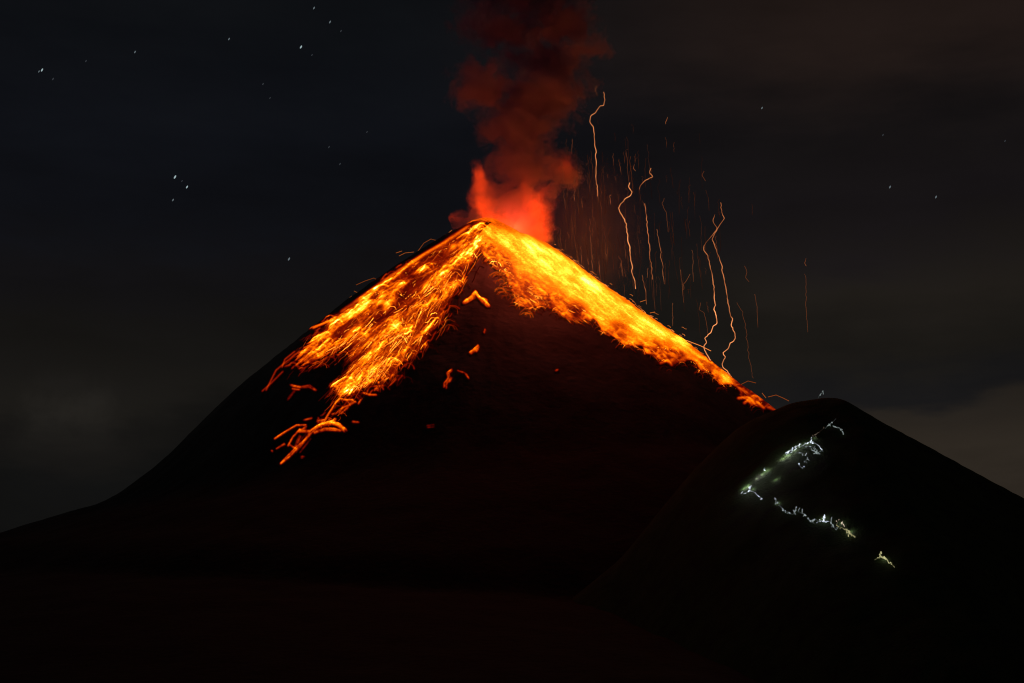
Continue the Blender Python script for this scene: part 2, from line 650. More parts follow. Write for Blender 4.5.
def dirs(u, v, ou, ov):
    a, b = u - ou, v - ov
    n = np.hypot(a, b) + 1e-6
    return a / n, b / n


def left_streaks(env, count, lmin, lmax, hook=0.7):
    p = np.clip(env, 0, None).ravel()
    idx = rng.choice(p.size, count, p=p / p.sum())
    res = []
    for k in idx:
        u, v = PU.ravel()[k] + rng.normal(0, .5), PV.ravel()[k] + rng.normal(0, .5)
        du, dv = dirs(u, v, 540, 165)
        th = math.atan2(dv, du) + rng.normal(0, 0.16)
        du, dv = math.cos(th), math.sin(th)
        L = rng.uniform(lmin, lmax) * (1.6 if rng.random() < .12 else 1)
        w = rng.lognormal(-0.3, 0.8)
        pts = [(u + du * L * s + rng.normal(0, .35), v + dv * L * s + rng.normal(0, .35)) for s in (1, .75, .5, .25, 0)]
        ws = [w * .5, w, w * 1.1, w, w * .9]
        if rng.random() < hook:           # bouncing block: a small arch before it settles
            a, b_ = rng.uniform(.3, 1.0), rng.uniform(.2, 1.3)
            pts += [(u + 2.5 * a, v - 1.5 * a * b_), (u + 6 * a, v - 1.2 * a * b_), (u + 9 * a, v + 1.2 * a), (u + rng.uniform(9, 12) * a, v + rng.uniform(2, 6) * a)]
            ws += [w * .7, w * .6, w * .6, w * .7]
        res.append((pts, ws))
    return res


def right_streaks(env, count, lmin, lmax, jit=0.06):
    p = np.clip(env, 0, None).ravel()
    idx = rng.choice(p.size, count, p=p / p.sum())
    res = []
    for k in idx:
        u, v = PU.ravel()[k], PV.ravel()[k]
        th = math.atan2(0.60, 0.80) + rng.normal(0, jit)
        L = rng.uniform(lmin, lmax)
        w = rng.lognormal(-0.2, 0.6)
        res.append(([(u + math.cos(th) * L * s, v + math.sin(th) * L * s + rng.normal(0, .3)) for s in (-.5, -.2, .2, .5)], [w * .4, w, w, w * .4]))
    return res


def flake_streaks(env, count):
    """ragged lower fringe: short curled strokes that lean the other way"""
    p = np.clip(env, 0, None).ravel()
    idx = rng.choice(p.size, count, p=p / p.sum())
    res = []
    for k in idx:
        u, v = PU.ravel()[k], PV.ravel()[k]
        a = rng.uniform(.4, 1.05)
        w = rng.lognormal(-0.2, 0.5)
        pts = [(-4.5, 3.5), (-2.5, .8), (0, 0), (3, -.3), (6, 1.5), (7.5, 4)]
        ws = np.array([.7, 1, 1, .7, .7, .9]) * w
        th = rng.normal(0, .3)
        res.append(([(u + a * (x * math.cos(th) - y * math.sin(th)), v + a * (x * math.sin(th) + y * math.cos(th))) for x, y in pts], ws))
    return res


# --- left flow
nl = fbm(PU / 15, PV / 15, 201, 4)
along = (PU * 0.80 - PV * 0.60)
across = (PU * 0.60 + PV * 0.80)
rib = fbm(across / 7.0, along / 46, 211, 4)
wx, wy = 5 * fbm(PU / 9, PV / 9, 261, 3), 5 * fbm(PU / 9, PV / 9, 271, 3)


def warp(mask):
    return sample(mask, np.clip(PU + wx, U0 + 1, U1 - 1), np.clip(PV + wy, V0 + 1, V1 - 1))


mask_l = np.clip(gblur(poly_mask(LEFT_POLY), 1.0), 0, 1)
soft_l = np.clip(gblur(warp(mask_l), 5.0), 0, 1)
idw_l = idw(LEFT_HEAT)
env_l = soft_l * idw_l
thin = smooth(-0.50, 0.30, nl * 0.9 + rib * 0.9)
env_l2 = env_l * (0.15 + 0.85 * thin)
s1 = splat(left_streaks(env_l2, 1500, 5, 15, .9), 0.42)
bed = 0.5 + 0.9 * fbm(along / 7, across / 3.2, 291, 3)
s2 = splat(left_streaks(env_l2 ** 1.5, 260, 8, 24, .3), 1.3)
S = s1 / (gblur(s1, 22) + 0.12 * s1.mean()) * 0.80 + s2 / (gblur(s2, 24) + 0.12 * s2.mean()) * 0.30
lump = smooth(-0.6, 0.5, fbm(along / 11, across / 6, 281, 4))
edge_cut = 0.75 * (1 - smooth(0.25, 0.85, soft_l))
heat_l = idw(LEFT_HEAT) * smooth(0.04, 0.35, soft_l) * np.clip(0.02 + (0.50 * np.clip(S, 0, 4.5) ** 1.3 + 0.12 * np.clip(bed, 0, 2)) * (0.22 + 0.78 * thin) * (0.35 + 0.85 * lump) - edge_cut * (0.4 + 0.6 * lump), 0, None)
heat_l += 0.09 * soft_l ** 2 * (0.4 + lump)
# ridge-line stream along the left edge, hot spots
edge = [(470, 226), (445, 243), (420, 258), (400, 271), (380, 285), (358, 301), (341, 313)]
heat_l += splat([(edge, [.9, 1.2, 1.1, 1.2, 1.1, 1.0, .4])], 1.1) * 0.85 * (0.55 + 0.9 * lump)
for pts, w, s in (([(358, 312), (365, 308), (369, 302)], 2.0, 1.6), ([(384, 311), (390, 304)], 1.2, 1.6), ([(452, 249), (454, 246)], 1.6, 2.0),
                  ([(370, 303), (380, 303), (390, 306)], 1.0, 1.3), ([(345, 342), (352, 332), (357, 329)], .7, 1.8), ([(370, 372), (380, 362), (382, 357)], .7, 1.8),
                  ([(362, 362), (372, 352), (384, 344)], .6, 1.4)):
    heat_l += splat([(pts, w)], s)

# --- thin glowing tracks of single blocks below and beside the left flow (traced)
loose_l = []
ZL = (300, 370, 9.76)
LINKS = [(from_zoom(p, *ZL), w) for p, w in (([(440, 215), (400, 260), (385, 290), (345, 330), (310, 390), (270, 450), (235, 515)], .95), ([(395, 295), (440, 300), (510, 300), (545, 322)], .8),
         ([(530, 322), (470, 355), (430, 370), (385, 400), (350, 432), (310, 440)], .55), ([(470, 370), (430, 405), (400, 435)], .6), ([(440, 220), (500, 208), (560, 210)], .6), ([(505, 215), (480, 250), (455, 258)], .7),
         ([(610, 230), (680, 250), (745, 250)], .75), ([(725, 165), (815, 160)], .45), ([(730, 190), (765, 212)], .35), ([(445, 165), (500, 150), (530, 130)], .9), ([(520, 150), (530, 190), (500, 210)], .7), ([(375, 245), (400, 262)], .6),
         ([(420, 250), (450, 285)], .4), ([(545, 265), (575, 290)], .25))]
for pts, w in LINKS + [([(300, 352), (288, 361), (276, 371), (266, 391)], .28),
               ([(318, 345), (307, 357), (296, 366)], .7), ([(330, 340), (315, 352), (304, 362)], .6), ([(336, 318), (325, 324), (313, 329)], .9), ([(328, 322), (318, 326), (309, 329)], .7),
               ([(295, 352), (285, 360), (282, 368)], .3), ([(283, 372), (270, 385), (262, 392)], .22), ([(396, 380), (390, 386)], .4)]:
    loose_l.append((pts, w))
fringe = gblur(poly_mask([(333, 386), (392, 382), (372, 394), (352, 408), (336, 420), (322, 428), (314, 424), (328, 404)]), 2.5)
heat_l += splat(left_streaks(np.clip(fringe, 0, 1), 26, 3, 9, .5), 0.42) * 0.40
rim = np.clip(gblur(mask_l, 6) * (1 - mask_l) * 3, 0, 1) * (1 - smooth(300, 330, -PV + 560) * 0)
rim = rim * ((PU < 345) & (PV > 318) | (PU > 385) & (PV > 262) & (PU < 470))
heat_l += splat(left_streaks(np.clip(rim, 0, 1), 60, 3, 10, .35), 0.42) * 0.25
heat_l += splat(loose_l, 0.5) * 1.15

# --- right flow
nr = fbm(PU / 9, PV / 9, 221, 4)
al2, ac2 = PU * 0.8 + PV * 0.6, -PU * 0.6 + PV * 0.8
rib2 = fbm(al2 / 34, ac2 / 5.0, 231, 4)
mask_r = np.clip(gblur(poly_mask(RIGHT_POLY), 1.0), 0, 1)
soft_r = np.clip(gblur(warp(mask_r), 2.2), 0, 1)
low_r = idw(RIGHT_HEAT)
env_r = soft_r * low_r
weak = 1 - smooth(0.95, 1.85, env_r)                     # towards the ragged lower fringe
holes = smooth(-0.40, 0.25, nr + 0.35 * rib2)
r1 = splat(right_streaks(env_r, 1500, 5, 18, .1), 0.7)
r2 = splat(flake_streaks(env_r * weak, 520), 0.65)
r3 = splat(right_streaks(env_r * weak, 260, 4, 12, .25), 0.6)
S1 = r1 / (gblur(r1, 20) + 0.1 * r1.mean())
S2 = np.clip(r2 / (gblur(r2, 20) + 0.15 * r2.mean()) * .7 + r3 / (gblur(r3, 20) + 0.15 * r3.mean()) * .35, 0, 3)
rimcool = 0.42 + 0.58 * smooth(0, 9, PV - np.interp(PU, *zip(*RIGHT_EDGE)))
solid = rimcool * low_r * soft_r * (0.90 + 0.24 * np.clip(S1, 0, 2.8) + 0.18 * rib2 + 0.13 * nr)
ragged = low_r * smooth(0.04, 0.4, soft_r) * np.clip(0.03 + 0.24 * S2 ** 1.4 * (0.15 + 0.85 * holes) + 0.15 * np.clip(S1, 0, 2) * holes - 0.6 * (1 - smooth(0.25, 0.9, soft_r)), 0, None)
heat_r = solid * (1 - weak) + (ragged + 0.04 * soft_r) * weak
for pts, w, s in (([(527, 246), (535, 255)], 1.1, 1.5), ([(540, 259), (548, 265)], .5, 2), ([(582, 278), (592, 285), (601, 292)], 1.3, 1.5), ([(505, 241), (512, 244)], .6, 2), ([(572, 285), (578, 289)], .5, 1.5),
                  ([(672, 340), (682, 341), (692, 347)], .9, 1.8), ([(676, 337), (700, 347), (711, 351)], .9, .9), ([(720, 374), (728, 379)], .6, 1.8)):
    heat_r += splat([(pts, w)], s)
heat_r += splat([([(738, 388), (746, 393)], .6), ([(738, 399), (748, 398), (755, 405)], .9), ([(744, 404), (748, 401)], .8), ([(757, 402), (764, 409)], .6), ([(768, 408), (776, 411)], .4),
                 ([(485, 262), (490, 258), (497, 259), (502, 264), (503, 268)], .8), ([(476, 240), (482, 252)], .5),
                 ([(660, 364), (668, 361), (672, 366)], .6)], 0.8)

# --- separate glowing patches on the dark face (traced)
PATCHES = [
    ('lava_patch', 'orange glowing lava patch in the notch between the two flows', [([(463, 303), (469, 299), (475, 292), (478, 297), (484, 302), (488, 306)], 1.3, 1.6), ([(466, 301), (474, 298)], .7, 1.2), ([(482, 299), (487, 301)], .6, 1)], (455, 285, 495, 312)),
    ('lava_patch', 'small salmon lava patch low on the dark face, slanting', [([(470, 354), (474, 351), (478, 347)], 1.0, 1.0), ([(476, 352), (478, 349)], .6, .8)], (462, 342, 484, 360)),
    ('lava_ember', 'single tiny ember on the dark face just above the slanting salmon patch', [([(484, 333), (485, 330)], .5, .8)], (478, 325, 491, 338)),
    ('lava_patch', 'horseshoe of faint red embers lowest on the dark face', [([(445, 388), (446, 384), (449, 378), (448, 373), (452, 370)], .75, .9), ([(450, 383), (452, 378)], .5, .8), ([(458, 371), (464, 373)], .45, .7), ([(466, 374), (469, 379)], .6, .8)], (438, 362, 478, 396)),
    ('lava_patch', 'dim crimson lava patch alone left of the streaming flow', [([(291, 386), (300, 388), (309, 387), (316, 391)], .38, .9), ([(294, 388), (301, 389)], .5, 1.6), ([(289, 400), (296, 392)], .12, 1.2)], (284, 378, 322, 404)),
    ('lava_tongue', 'detached orange lava tongue with long glowing trails lowest on the left', [
        ([(345, 432), (338, 426), (330, 424), (320, 426), (312, 432)], 1.25, 1.7), ([(340, 431), (334, 430), (324, 430), (314, 433)], .7, 1.2), ([(336, 420), (330, 425)], .8, 1.4), ([(312, 432), (304, 441), (296, 449), (289, 457), (280, 465)], .95, .85),
        ([(306, 425), (296, 426), (285, 433), (274, 440)], .75, .6), ([(300, 430), (293, 438), (288, 446)], .7, .7), ([(306, 428), (299, 432), (310, 432)], .8, .9), ([(290, 445), (296, 449)], .5, .7),
        ([(285, 445), (277, 450)], .3, .7), ([(272, 452), (273, 453)], .45, .8), ([(302, 458), (304, 458)], .45, .9), ([(305, 421), (313, 419)], .35, .8), ([(352, 422), (359, 422)], .5, .7), ([(318, 422), (326, 421)], .6, 1), ([(309, 438), (298, 452)], .25, 2.0), ([(300, 437), (294, 450)], .35, .7)], (262, 412, 366, 474)),
    ('lava_ember', 'lone faint red ember on the dark face under the right flow', [([(556, 371), (558, 370)], .35, .8)], (550, 365, 564, 376)),
    ('lava_ember', 'lone dim red ember below the large left flow', [([(427, 428), (434, 428)], .14, .9)], (421, 423, 440, 433)),
]
heat_p = []
for nm, lb, strokes, box in PATCHES:
    f = np.zeros(PU.shape)
    for pts, w, s in strokes:
        k_ = max(1, int(round((s - .35) * 5)))
        many = []
        for q in range(k_):
            ox, oy = rng.normal(0, s * .75, 2) if k_ > 1 else (0, 0)
            many.append(([(a + ox + rng.normal(0, .35), b + oy + rng.normal(0, .35)) for a, b in pts], w * rng.lognormal(0, .4)))
        f += splat(many, 0.45) * (1.25 / k_ ** .55)
    tex = 0.8 + 0.8 * fbm(PU / 2.6, PV / 3.5, 241, 3)
    heat_p.append(np.clip(f * tex, 0, None))

BASE_L = AX, AY


def lava_mesh(name, field, a0, a1, r0, r1, na, nr_, parent, lift=1.2, cut=0.02):
    a = np.radians(np.linspace(a0, a1, na))
    r = np.linspace(r0, r1, nr_)
    A, Rr = np.meshgrid(a, r, indexing='ij')
    x, y = AX + Rr * np.sin(A), AY - Rr * np.cos(A)
    z = volcano_z(x, y)
    u, v = project(x, y, z)
    h = sample(field, u, v)
    z = z + lift + 1.2 * np.clip(h, 0, 1.5) * (0.6 + 0.4 * fbm(x / 5, y / 5, 251, 3))
    faces = grid_faces(na, nr_)
    hv = h.ravel()
    keep = (hv[faces].max(1) > cut)
    faces = faces[keep]
    used = np.unique(faces)
    re = np.full(h.size, -1)
    re[used] = np.arange(len(used))
    v3 = np.stack([x, y, z], -1).reshape(-1, 3)[used]
    if parent is not None:
        v3 = v3 - np.array(parent.location)
    return link_mesh(name, v3, re[faces], M_LAVA, parent, {'glow_level': np.maximum(hv[used] - 0.5 * cut, 0)})


flow_l = empty('lava_flow', (AX - 120, AY - 60, float(volcano_z(np.array(AX - 120.), np.array(AY - 60.)))))
tag(flow_l, 'broad ragged orange lava flow spreading down the left face', 'lava flow', 'lava streams on the volcano')
flow_r = empty('lava_flow', (AX + 120, AY - 30, float(volcano_z(np.array(AX + 120.), np.array(AY - 30.)))))
tag(flow_r, 'dense yellow lava flow running down the right skyline edge', 'lava flow', 'lava streams on the volcano')
lava_mesh('molten_crust', heat_l, -120, 15, 2, 700, 1050, 880, flow_l)
lava_mesh('molten_crust', heat_r, -20, 122, 2, 620, 950, 740, flow_r)

lava_mesh('molten_crust', np.maximum(heat_l, heat_r), -180, 180, 1, 84, 420, 70, flow_r, 1.5)


def track_mesh(curves, parent, cover, lift=2.2):
    """tracks of single rolling blocks: thin glowing threads lying on the slope"""
    flat = np.array([p for pts, hs, rd in curves for p in pts])
    cool = 0.16 + 0.84 * smooth(0.25, 0.95, sample(cover, flat[:, 0], flat[:, 1]))
    h3 = hit(flat[:, 0], flat[:, 1], volcano_z, 1750, 2620, 330)
    t, k = Tubes(), 0
    for pts, hs, rd in curves:
        q, cl_ = h3[k:k + len(pts)], cool[k:k + len(pts)]
        k += len(pts)
        ok = ~np.isnan(q[:, 0])
        if ok.sum() < 3 or np.abs(np.diff(q[ok][:, 1])).max() > 60:
            continue
        q, hh = q[ok], (np.asarray(hs) * cl_)[ok]
        q = q * ((q[:, 1] - lift) / q[:, 1])[:, None]
        t.add(q, rd, hh, 4)
    o = t.build('block_tracks', M_TRACK, parent, parent.location)
    o['kind'] = 'stuff'


cv = []
for pts, ws in left_streaks(env_l2 * (0.3 + lump), 1300, 4, 17, .42) + left_streaks(np.clip(rim, 0, 1), 70, 4, 12, .25) + left_streaks(np.clip(fringe, 0, 1), 16, 3, 9, .5):
    amp = float(sample(idw_l, np.array([pts[2][0]]), np.array([pts[2][1]]))[0]) * rng.lognormal(-.15, .5)
    cv.append((pts, np.clip(np.array(ws) * amp * .95, .12, 3.2), rng.uniform(.22, .5)))
track_mesh(cv, flow_l, soft_l)
cv = []
for pts, ws in flake_streaks(env_r * weak * (0.15 + holes), 420) + right_streaks(env_r * (0.4 + weak), 620, 4, 16, .13):
    amp = float(sample(low_r, np.array([pts[1][0]]), np.array([pts[1][1]]))[0]) * rng.lognormal(-.2, .45)
    cv.append((pts, np.clip(np.array(ws) * amp * 1.25, .12, 3.8), rng.uniform(.22, .48)))
rim_r = np.clip(gblur(mask_r, 5) * (1 - mask_r) * 3, 0, 1) * (PV > np.interp(PU, *zip(*RIGHT_EDGE)) + 14)
for pts, ws in flake_streaks(rim_r, 45):
    cv.append((pts, np.clip(np.array(ws) * .45, .1, 1), rng.uniform(.2, .35)))
wedge = np.clip(gblur(poly_mask([(480, 244), (490, 248), (508, 270), (516, 286), (522, 304), (540, 312), (530, 318), (508, 304), (494, 280), (482, 264)]), 2), 0, 1)
for pts, ws in flake_streaks(wedge, 75):
    cv.append((pts, np.clip(np.array(ws) * 3.2, .1, 5), rng.uniform(.2, .4)))
track_mesh(cv, flow_r, soft_r)
for (nm, lb, strokes, box), f in zip(PATCHES, heat_p):
    cu, cv = (box[0] + box[2]) / 2, (box[1] + box[3]) / 2
    corners = hit(np.array([box[0], box[2], box[0], box[2], cu]), np.array([box[1], box[1], box[3], box[3], cv]), volcano_z, 1700, 2700)
    aa = np.degrees(np.arctan2(corners[:, 0] - AX, -(corners[:, 1] - AY)))
    rr = np.hypot(corners[:, 0] - AX, corners[:, 1] - AY)
    n1 = int(np.clip((box[2] - box[0]) * 2.2, 20, 240))
    n2 = int(np.clip((box[3] - box[1]) * 2.6, 20, 240))
    o = lava_mesh(nm, f, aa.min() - 1, aa.max() + 1, rr.min() - 3, rr.max() + 3, n1, n2, None)
    tag(o, lb, 'lava', 'glowing patches off the main flows')

# --- blocks thrown just clear of the flows: arching glowing filaments
for pts, h in (([(418, 251), (424, 243), (431, 239), (438, 241)], .30), ([(399, 256), (405, 253), (414, 252)], .4), ([(356, 285), (365, 281), (374, 278), (380, 282)], .25), ([(354, 291), (358, 293), (362, 291)], .4),
               ([(396, 253), (402, 251)], .4), ([(462, 229), (468, 223), (474, 221)], .8), ([(445, 236), (452, 230)], .5), ([(344, 302), (352, 296)], .45), ([(310, 331), (318, 326), (328, 320)], .9), ([(372, 284), (377, 280)], .4)):
    tb = Tubes()
    tb.add(np.array([at(u, v, AY - 6) for u, v in pts]), 0.45, h)
    tb.build('ember_arc', M_EMBER, flow_l, flow_l.location)
for pts, h in (([(676, 337), (688, 341), (701, 346), (711, 351)], 1.2), ([(768, 397), (776, 395), (783, 398), (789, 401)], .3), ([(762, 393), (766, 398)], .4), ([(640, 302), (646, 300)], .6), ([(650, 313), (655, 312)], .6), ([(740, 385), (748, 381), (756, 383)], .25)):
    tb = Tubes()
    tb.add(np.array([at(u, v, AY - 8) for u, v in pts]), 0.5, h)
    tb.build('ember_arc', M_EMBER, flow_r, flow_r.location)
tb = Tubes()
for k in range(80):
    t = rng.random()
    u = 552 + 180 * t
    v = np.interp(u, *zip(*RIGHT_EDGE)) - rng.exponential(1.6) + .5
    L = rng.uniform(1.5, 5)
    q = np.array([at(u + L * s, v + L * s * rng.uniform(.3, .8) - 0.4 * s * (1 - s) * 4, AY - 5) for s in (0, .33, .66, 1)])
    tb.add(q, rng.uniform(.2, .4), rng.uniform(.3, 1.3))
tb.build('flying_cinders', M_EMBER, flow_r, flow_r.location)['kind'] = 'stuff'

# ------------------------------------------------------------------ thrown embers over the right flank (traced)
Z4 = (540, 70, 2.732)
Z3 = (640, 300, 5.69)
SPARKS = [
    ('tallest wavering orange ember streamer, highest beside the smoke', from_zoom([(173, 60), (177, 80), (175, 97), (163, 98), (150, 118), (138, 124), (135, 142), (145, 155), (150, 185), (153, 250), (152, 290), (158, 345)], *Z4), .62, .9, 20),
    ('short pale ember curl just above the tallest streamer', from_zoom([(157, 42), (150, 58), (158, 70)], *Z4), .16, .7, 20),
    ('bright orange ember streamer with a zigzag head over mid slope', from_zoom([(245, 308), (243, 318), (250, 332), (248, 342), (232, 352), (218, 370), (215, 385), (225, 398), (235, 420), (245, 490), (252, 550), (262, 598)], *Z4), .75, 1.0, -20),
    ('small branching ember curl right of the zigzag-headed streamer', from_zoom([(303, 268), (300, 280), (308, 291), (290, 300), (276, 312), (272, 326)], *Z4), .42, .9, 10),
    ('straight dull ember streamer below the small branching curl', from_zoom([(288, 365), (293, 430), (300, 500), (308, 572)], *Z4), .34, .9, 10),
    ('thin leaning ember streamer right of the straight dull one', from_zoom([(318, 435), (326, 470), (332, 520), (341, 585)], *Z4), .26, .7, 40),
    ('ember streamer falling straight from under the bright zigzag one', from_zoom([(278, 560), (288, 600), (290, 640)], *Z4), .25, .9, -10),
    ('long kinked ember streamer reaching down over the lava, left of a near twin', from_zoom([(476, 395), (472, 415), (484, 432), (474, 448), (462, 462), (447, 480), (446, 492), (458, 505), (468, 550), (475, 600), (478, 640)], *Z4) + from_zoom([(430, 30), (422, 55), (435, 90), (440, 130), (412, 155), (405, 185), (370, 215), (378, 240), (365, 265), (375, 300), (400, 340), (412, 390), (425, 470)], *Z3), [.3] * 5 + [.35] * 4 + [.5, .7] + [.95] * 13, .95, -120),
    ('longest kinked ember streamer, ending as a pale tip on the slope', from_zoom([(493, 362), (496, 385), (503, 405), (486, 430), (476, 448), (470, 462), (478, 482), (492, 515), (502, 570), (512, 620)], *Z4) + from_zoom([(495, 0), (508, 50), (517, 95), (526, 105), (520, 150), (540, 190), (540, 225), (515, 245), (505, 275), (470, 300), (485, 325), (470, 350), (472, 380), (500, 410), (515, 450), (525, 525)], *Z3), [.4] * 8 + [.45] * 5 + [.75] * 13, .95, -120),
    ('faint grey ember streamer right of the longest one', from_zoom([(555, 15), (585, 70), (600, 140), (610, 250), (625, 360), (643, 445)], *Z3), [.05, .09, .10, .09, .07, .03], .7, 30),
    ('faint hooked ember streamer left of the long kinked pair', from_zoom([(345, 15), (335, 55), (362, 72), (376, 120), (386, 190)], *Z3), .12, .7, 20),
    ('lone small ember curl farthest right above the hill', [(806.5, 258), (805, 263), (806.5, 266)], .22, .7, 0),
    ('faint hair-thin ember streamer farthest right above the hill', [(805, 274), (806, 278), (805.5, 290), (806.5, 310), (807.5, 332)], [.07, .08, .05, .04, .02], .7, 0),
    ('tiny lone ember high above the middle of the streamers', [(667.5, 117), (666.5, 121), (665.5, 124)], .2, .8, 0),
    ('tiny ember curl above the head of the bright zigzag streamer', [(635, 164), (633, 168), (635.5, 171)], .2, .7, 0),
    ('faint ember curl hanging alone above the twin kinked streamers', [(704, 171), (702.5, 175), (705, 181)], .08, .8, 0),
    ('faint ember hook low in the air, right of the twin streamers', [(745, 266), (747, 272), (745, 277), (748.5, 282)], .1, .8, 0),
    ('faint curled ember with a short tail between the streamer groups', [(664, 198), (662, 204), (666, 212), (668, 232)], .1, .8, 30),
    ('small ember hook low between the streamers, close to the slope', [(690, 274), (688, 279), (683, 284), (684, 290)], .16, .8, 0),
    ('small forked ember low beside the tall smoke side', [(618, 256), (622, 262), (619, 268)], .13, .7, 0),
]
for lb, pts, h, rd, dy in SPARKS:
    p = np.array(pts, float)
    s = np.concatenate([[0], np.cumsum(np.hypot(*np.diff(p, axis=0).T))])
    m = max(6, int(s[-1] / 1.6))
    q = np.linspace(0, s[-1], m)
    uu, vv = np.interp(q, s, p[:, 0]), np.interp(q, s, p[:, 1])
    hh = np.interp(q, s, np.broadcast_to(np.asarray(h, float), (len(p),)))
    hh = np.maximum(hh, .05) * (0.55 + 0.9 * vnoise(q / 5.0, q * 0 + len(lb), 301)) * 1.5
    uu = uu + 0.8 * (vnoise(q / 2.6, q * 0 + len(lb) * 3.1, 311) - .5) * 2
    hh = hh * .78
    thin_ = np.clip(hh / .5, .35, 1) ** .5                # faint ones are thin rather than dark
    hh = np.maximum(hh, .16)
    yy = AY - 15 + dy
    base = at(float(uu[-1]), float(vv[-1]), yy)
    t = Tubes()
    t.add(np.array([at(a, b, yy) for a, b in zip(uu, vv)]), rd * .72 * thin_ * (0.75 + 0.35 * np.sin(np.linspace(0.2, 2.9, m))), hh)
    o = t.build('ember_streamer', M_SPARK, None, base)
    o.location = base
    tag(o, lb, 'ember', 'embers thrown up over the right flank')

# the fine spray of falling embers between smoke and streamers
t = Tubes()
for k in range(360):
    u = 553 + rng.gamma(2.2, 22) if rng.random() < .8 else rng.uniform(560, 720)
    top = rng.uniform(150, 300) + rng.normal(0, 14)
    floor = np.interp(u, *zip(*RIGHT_EDGE)) - 2
    L = rng.uniform(4, 40) * (1 if rng.random() < .6 else .4)
    bot = min(top + L, floor)
    if bot - top < 2:
        continue
    lean = rng.normal(.06, .05)
    n = 9
    ss = np.linspace(0, 1, n)
    uu = u + lean * (bot - top) * ss + rng.normal(0, .9, n) * (1 - ss) ** 1.5
    vv = top + (bot - top) * ss
    y = AY + rng.uniform(-70, 60)
    dens = 1.0 if u < 640 else .7
    h = rng.lognormal(-2.2, .65) * dens * np.interp(np.linspace(0, 5, 9), range(6), [.9, .6, .8, 1, .8, .5]) * rng.uniform(.6, 1.3, 9)
    t.add(np.array([at(a, b, y) for a, b in zip(uu, vv)]), rng.uniform(.10, .30), h, 4)
tag(t.build('ember_spray', M_SPARK), 'fine dim curtain of falling embers beside the smoke column', 'embers', kind='stuff')

# ------------------------------------------------------------------ smoke column
VENT = at(515, 232, AY)
PUFFS = [  # u, v, half width, half height, weight, depth offset
    (516, 234, 44, 22, 1.0, 0), (458, 219, 24, 6, .75, 0), (512, 205, 38, 30, 1.0, 0), (492, 188, 20, 22, .9, -8), (560, 168, 24, 32, .9, 0), (525, 165, 40, 34, 1.0, 8), (520, 130, 44, 36, 1.0, 0),
    (535, 100, 54, 34, 1.0, 5), (486, 90, 36, 28, 1.0, -35), (468, 72, 22, 15, .9, -40), (548, 66, 50, 34, 1.0, 30), (585, 48, 28, 15, .9, -40), (545, 36, 26, 13, .8, -40), (500, 30, 48, 32, .9, 10), (560, 22, 46, 28, 1.0, 0),
    (520, -20, 84, 44, 1.0, 10), (530, -90, 120, 70, 1.0, 20)]
M_SMOKE, n, l = new_mat('ash_smoke')
o_ = n.new('ShaderNodeOutputMaterial')
vol = n.new('ShaderNodeVolumePrincipled')
tc = n.new('ShaderNodeTexCoord')


def vm(op, a, b=None, c=None):
    x = n.new('ShaderNodeVectorMath')
    x.operation = op
    for i, v in enumerate((a, b, c)):
        if v is None:
            continue
        if isinstance(v, tuple):
            x.inputs[i].default_value = v
        else:
            l.new(v, x.inputs[i])
    return x


def mm(op, a, b=None, c=None, clamp=False):
    x = n.new('ShaderNodeMath')
    x.operation = op
    x.use_clamp = clamp
    for i, v in enumerate((a, b, c)):
        if v is None:
            continue
        if isinstance(v, (int, float)):
            x.inputs[i].default_value = v
        else:
            l.new(v, x.inputs[i])
    return x.outputs[0]


def noise(vec, scale, detail, rough=.55):
    x = n.new('ShaderNodeTexNoise')
    x.inputs['Scale'].default_value = scale
    x.inputs['Detail'].default_value = detail
    x.inputs['Roughness'].default_value = rough
    l.new(vec, x.inputs['Vector'])
    return x


P = tc.outputs['Object']
w1 = vm('SUBTRACT', noise(P, 0.016, 3).outputs['Color'], (.5, .5, .5))
w1s = vm('MULTIPLY', w1.outputs[0], (110, 60, 100))
PW = vm('ADD', P, w1s.outputs[0]).outputs[0]
total = None
for u, v, hu, hv, w, dy in PUFFS:
    c = at(u, v, AY + dy)
    m = 1.76
    cen = (c[0] - VENT[0], c[1] - VENT[1], c[2] - VENT[2])
    inv = (1 / (hu * m * 1.15), 1 / (min(hu, 60) * m * 0.95), 1 / (hv * m * 1.15))
    dvec = vm('MULTIPLY', vm('SUBTRACT', PW, cen).outputs[0], inv)
    ln = vm('LENGTH', dvec.outputs[0]).outputs['Value']
    f = mm('MULTIPLY', mm('SUBTRACT', 1.0, ln, clamp=True), w)
    total = f if total is None else mm('MAXIMUM', total, f)
n1 = noise(PW, 0.034, 7, .64).outputs['Fac']
shape = mm('ADD', total, mm('MULTIPLY', mm('SUBTRACT', n1, 0.53), 2.2))
mr = n.new('ShaderNodeMapRange')
mr.interpolation_type = 'SMOOTHSTEP'
mr.inputs[1].default_value = 0.14
mr.inputs[2].default_value = 0.50
l.new(shape, mr.inputs[0])
dens = mm('MULTIPLY', mm('MULTIPLY', mr.outputs[0], mm('GREATER_THAN', total, 0.001)), 0.060)
l.new(dens, vol.inputs['Density'])
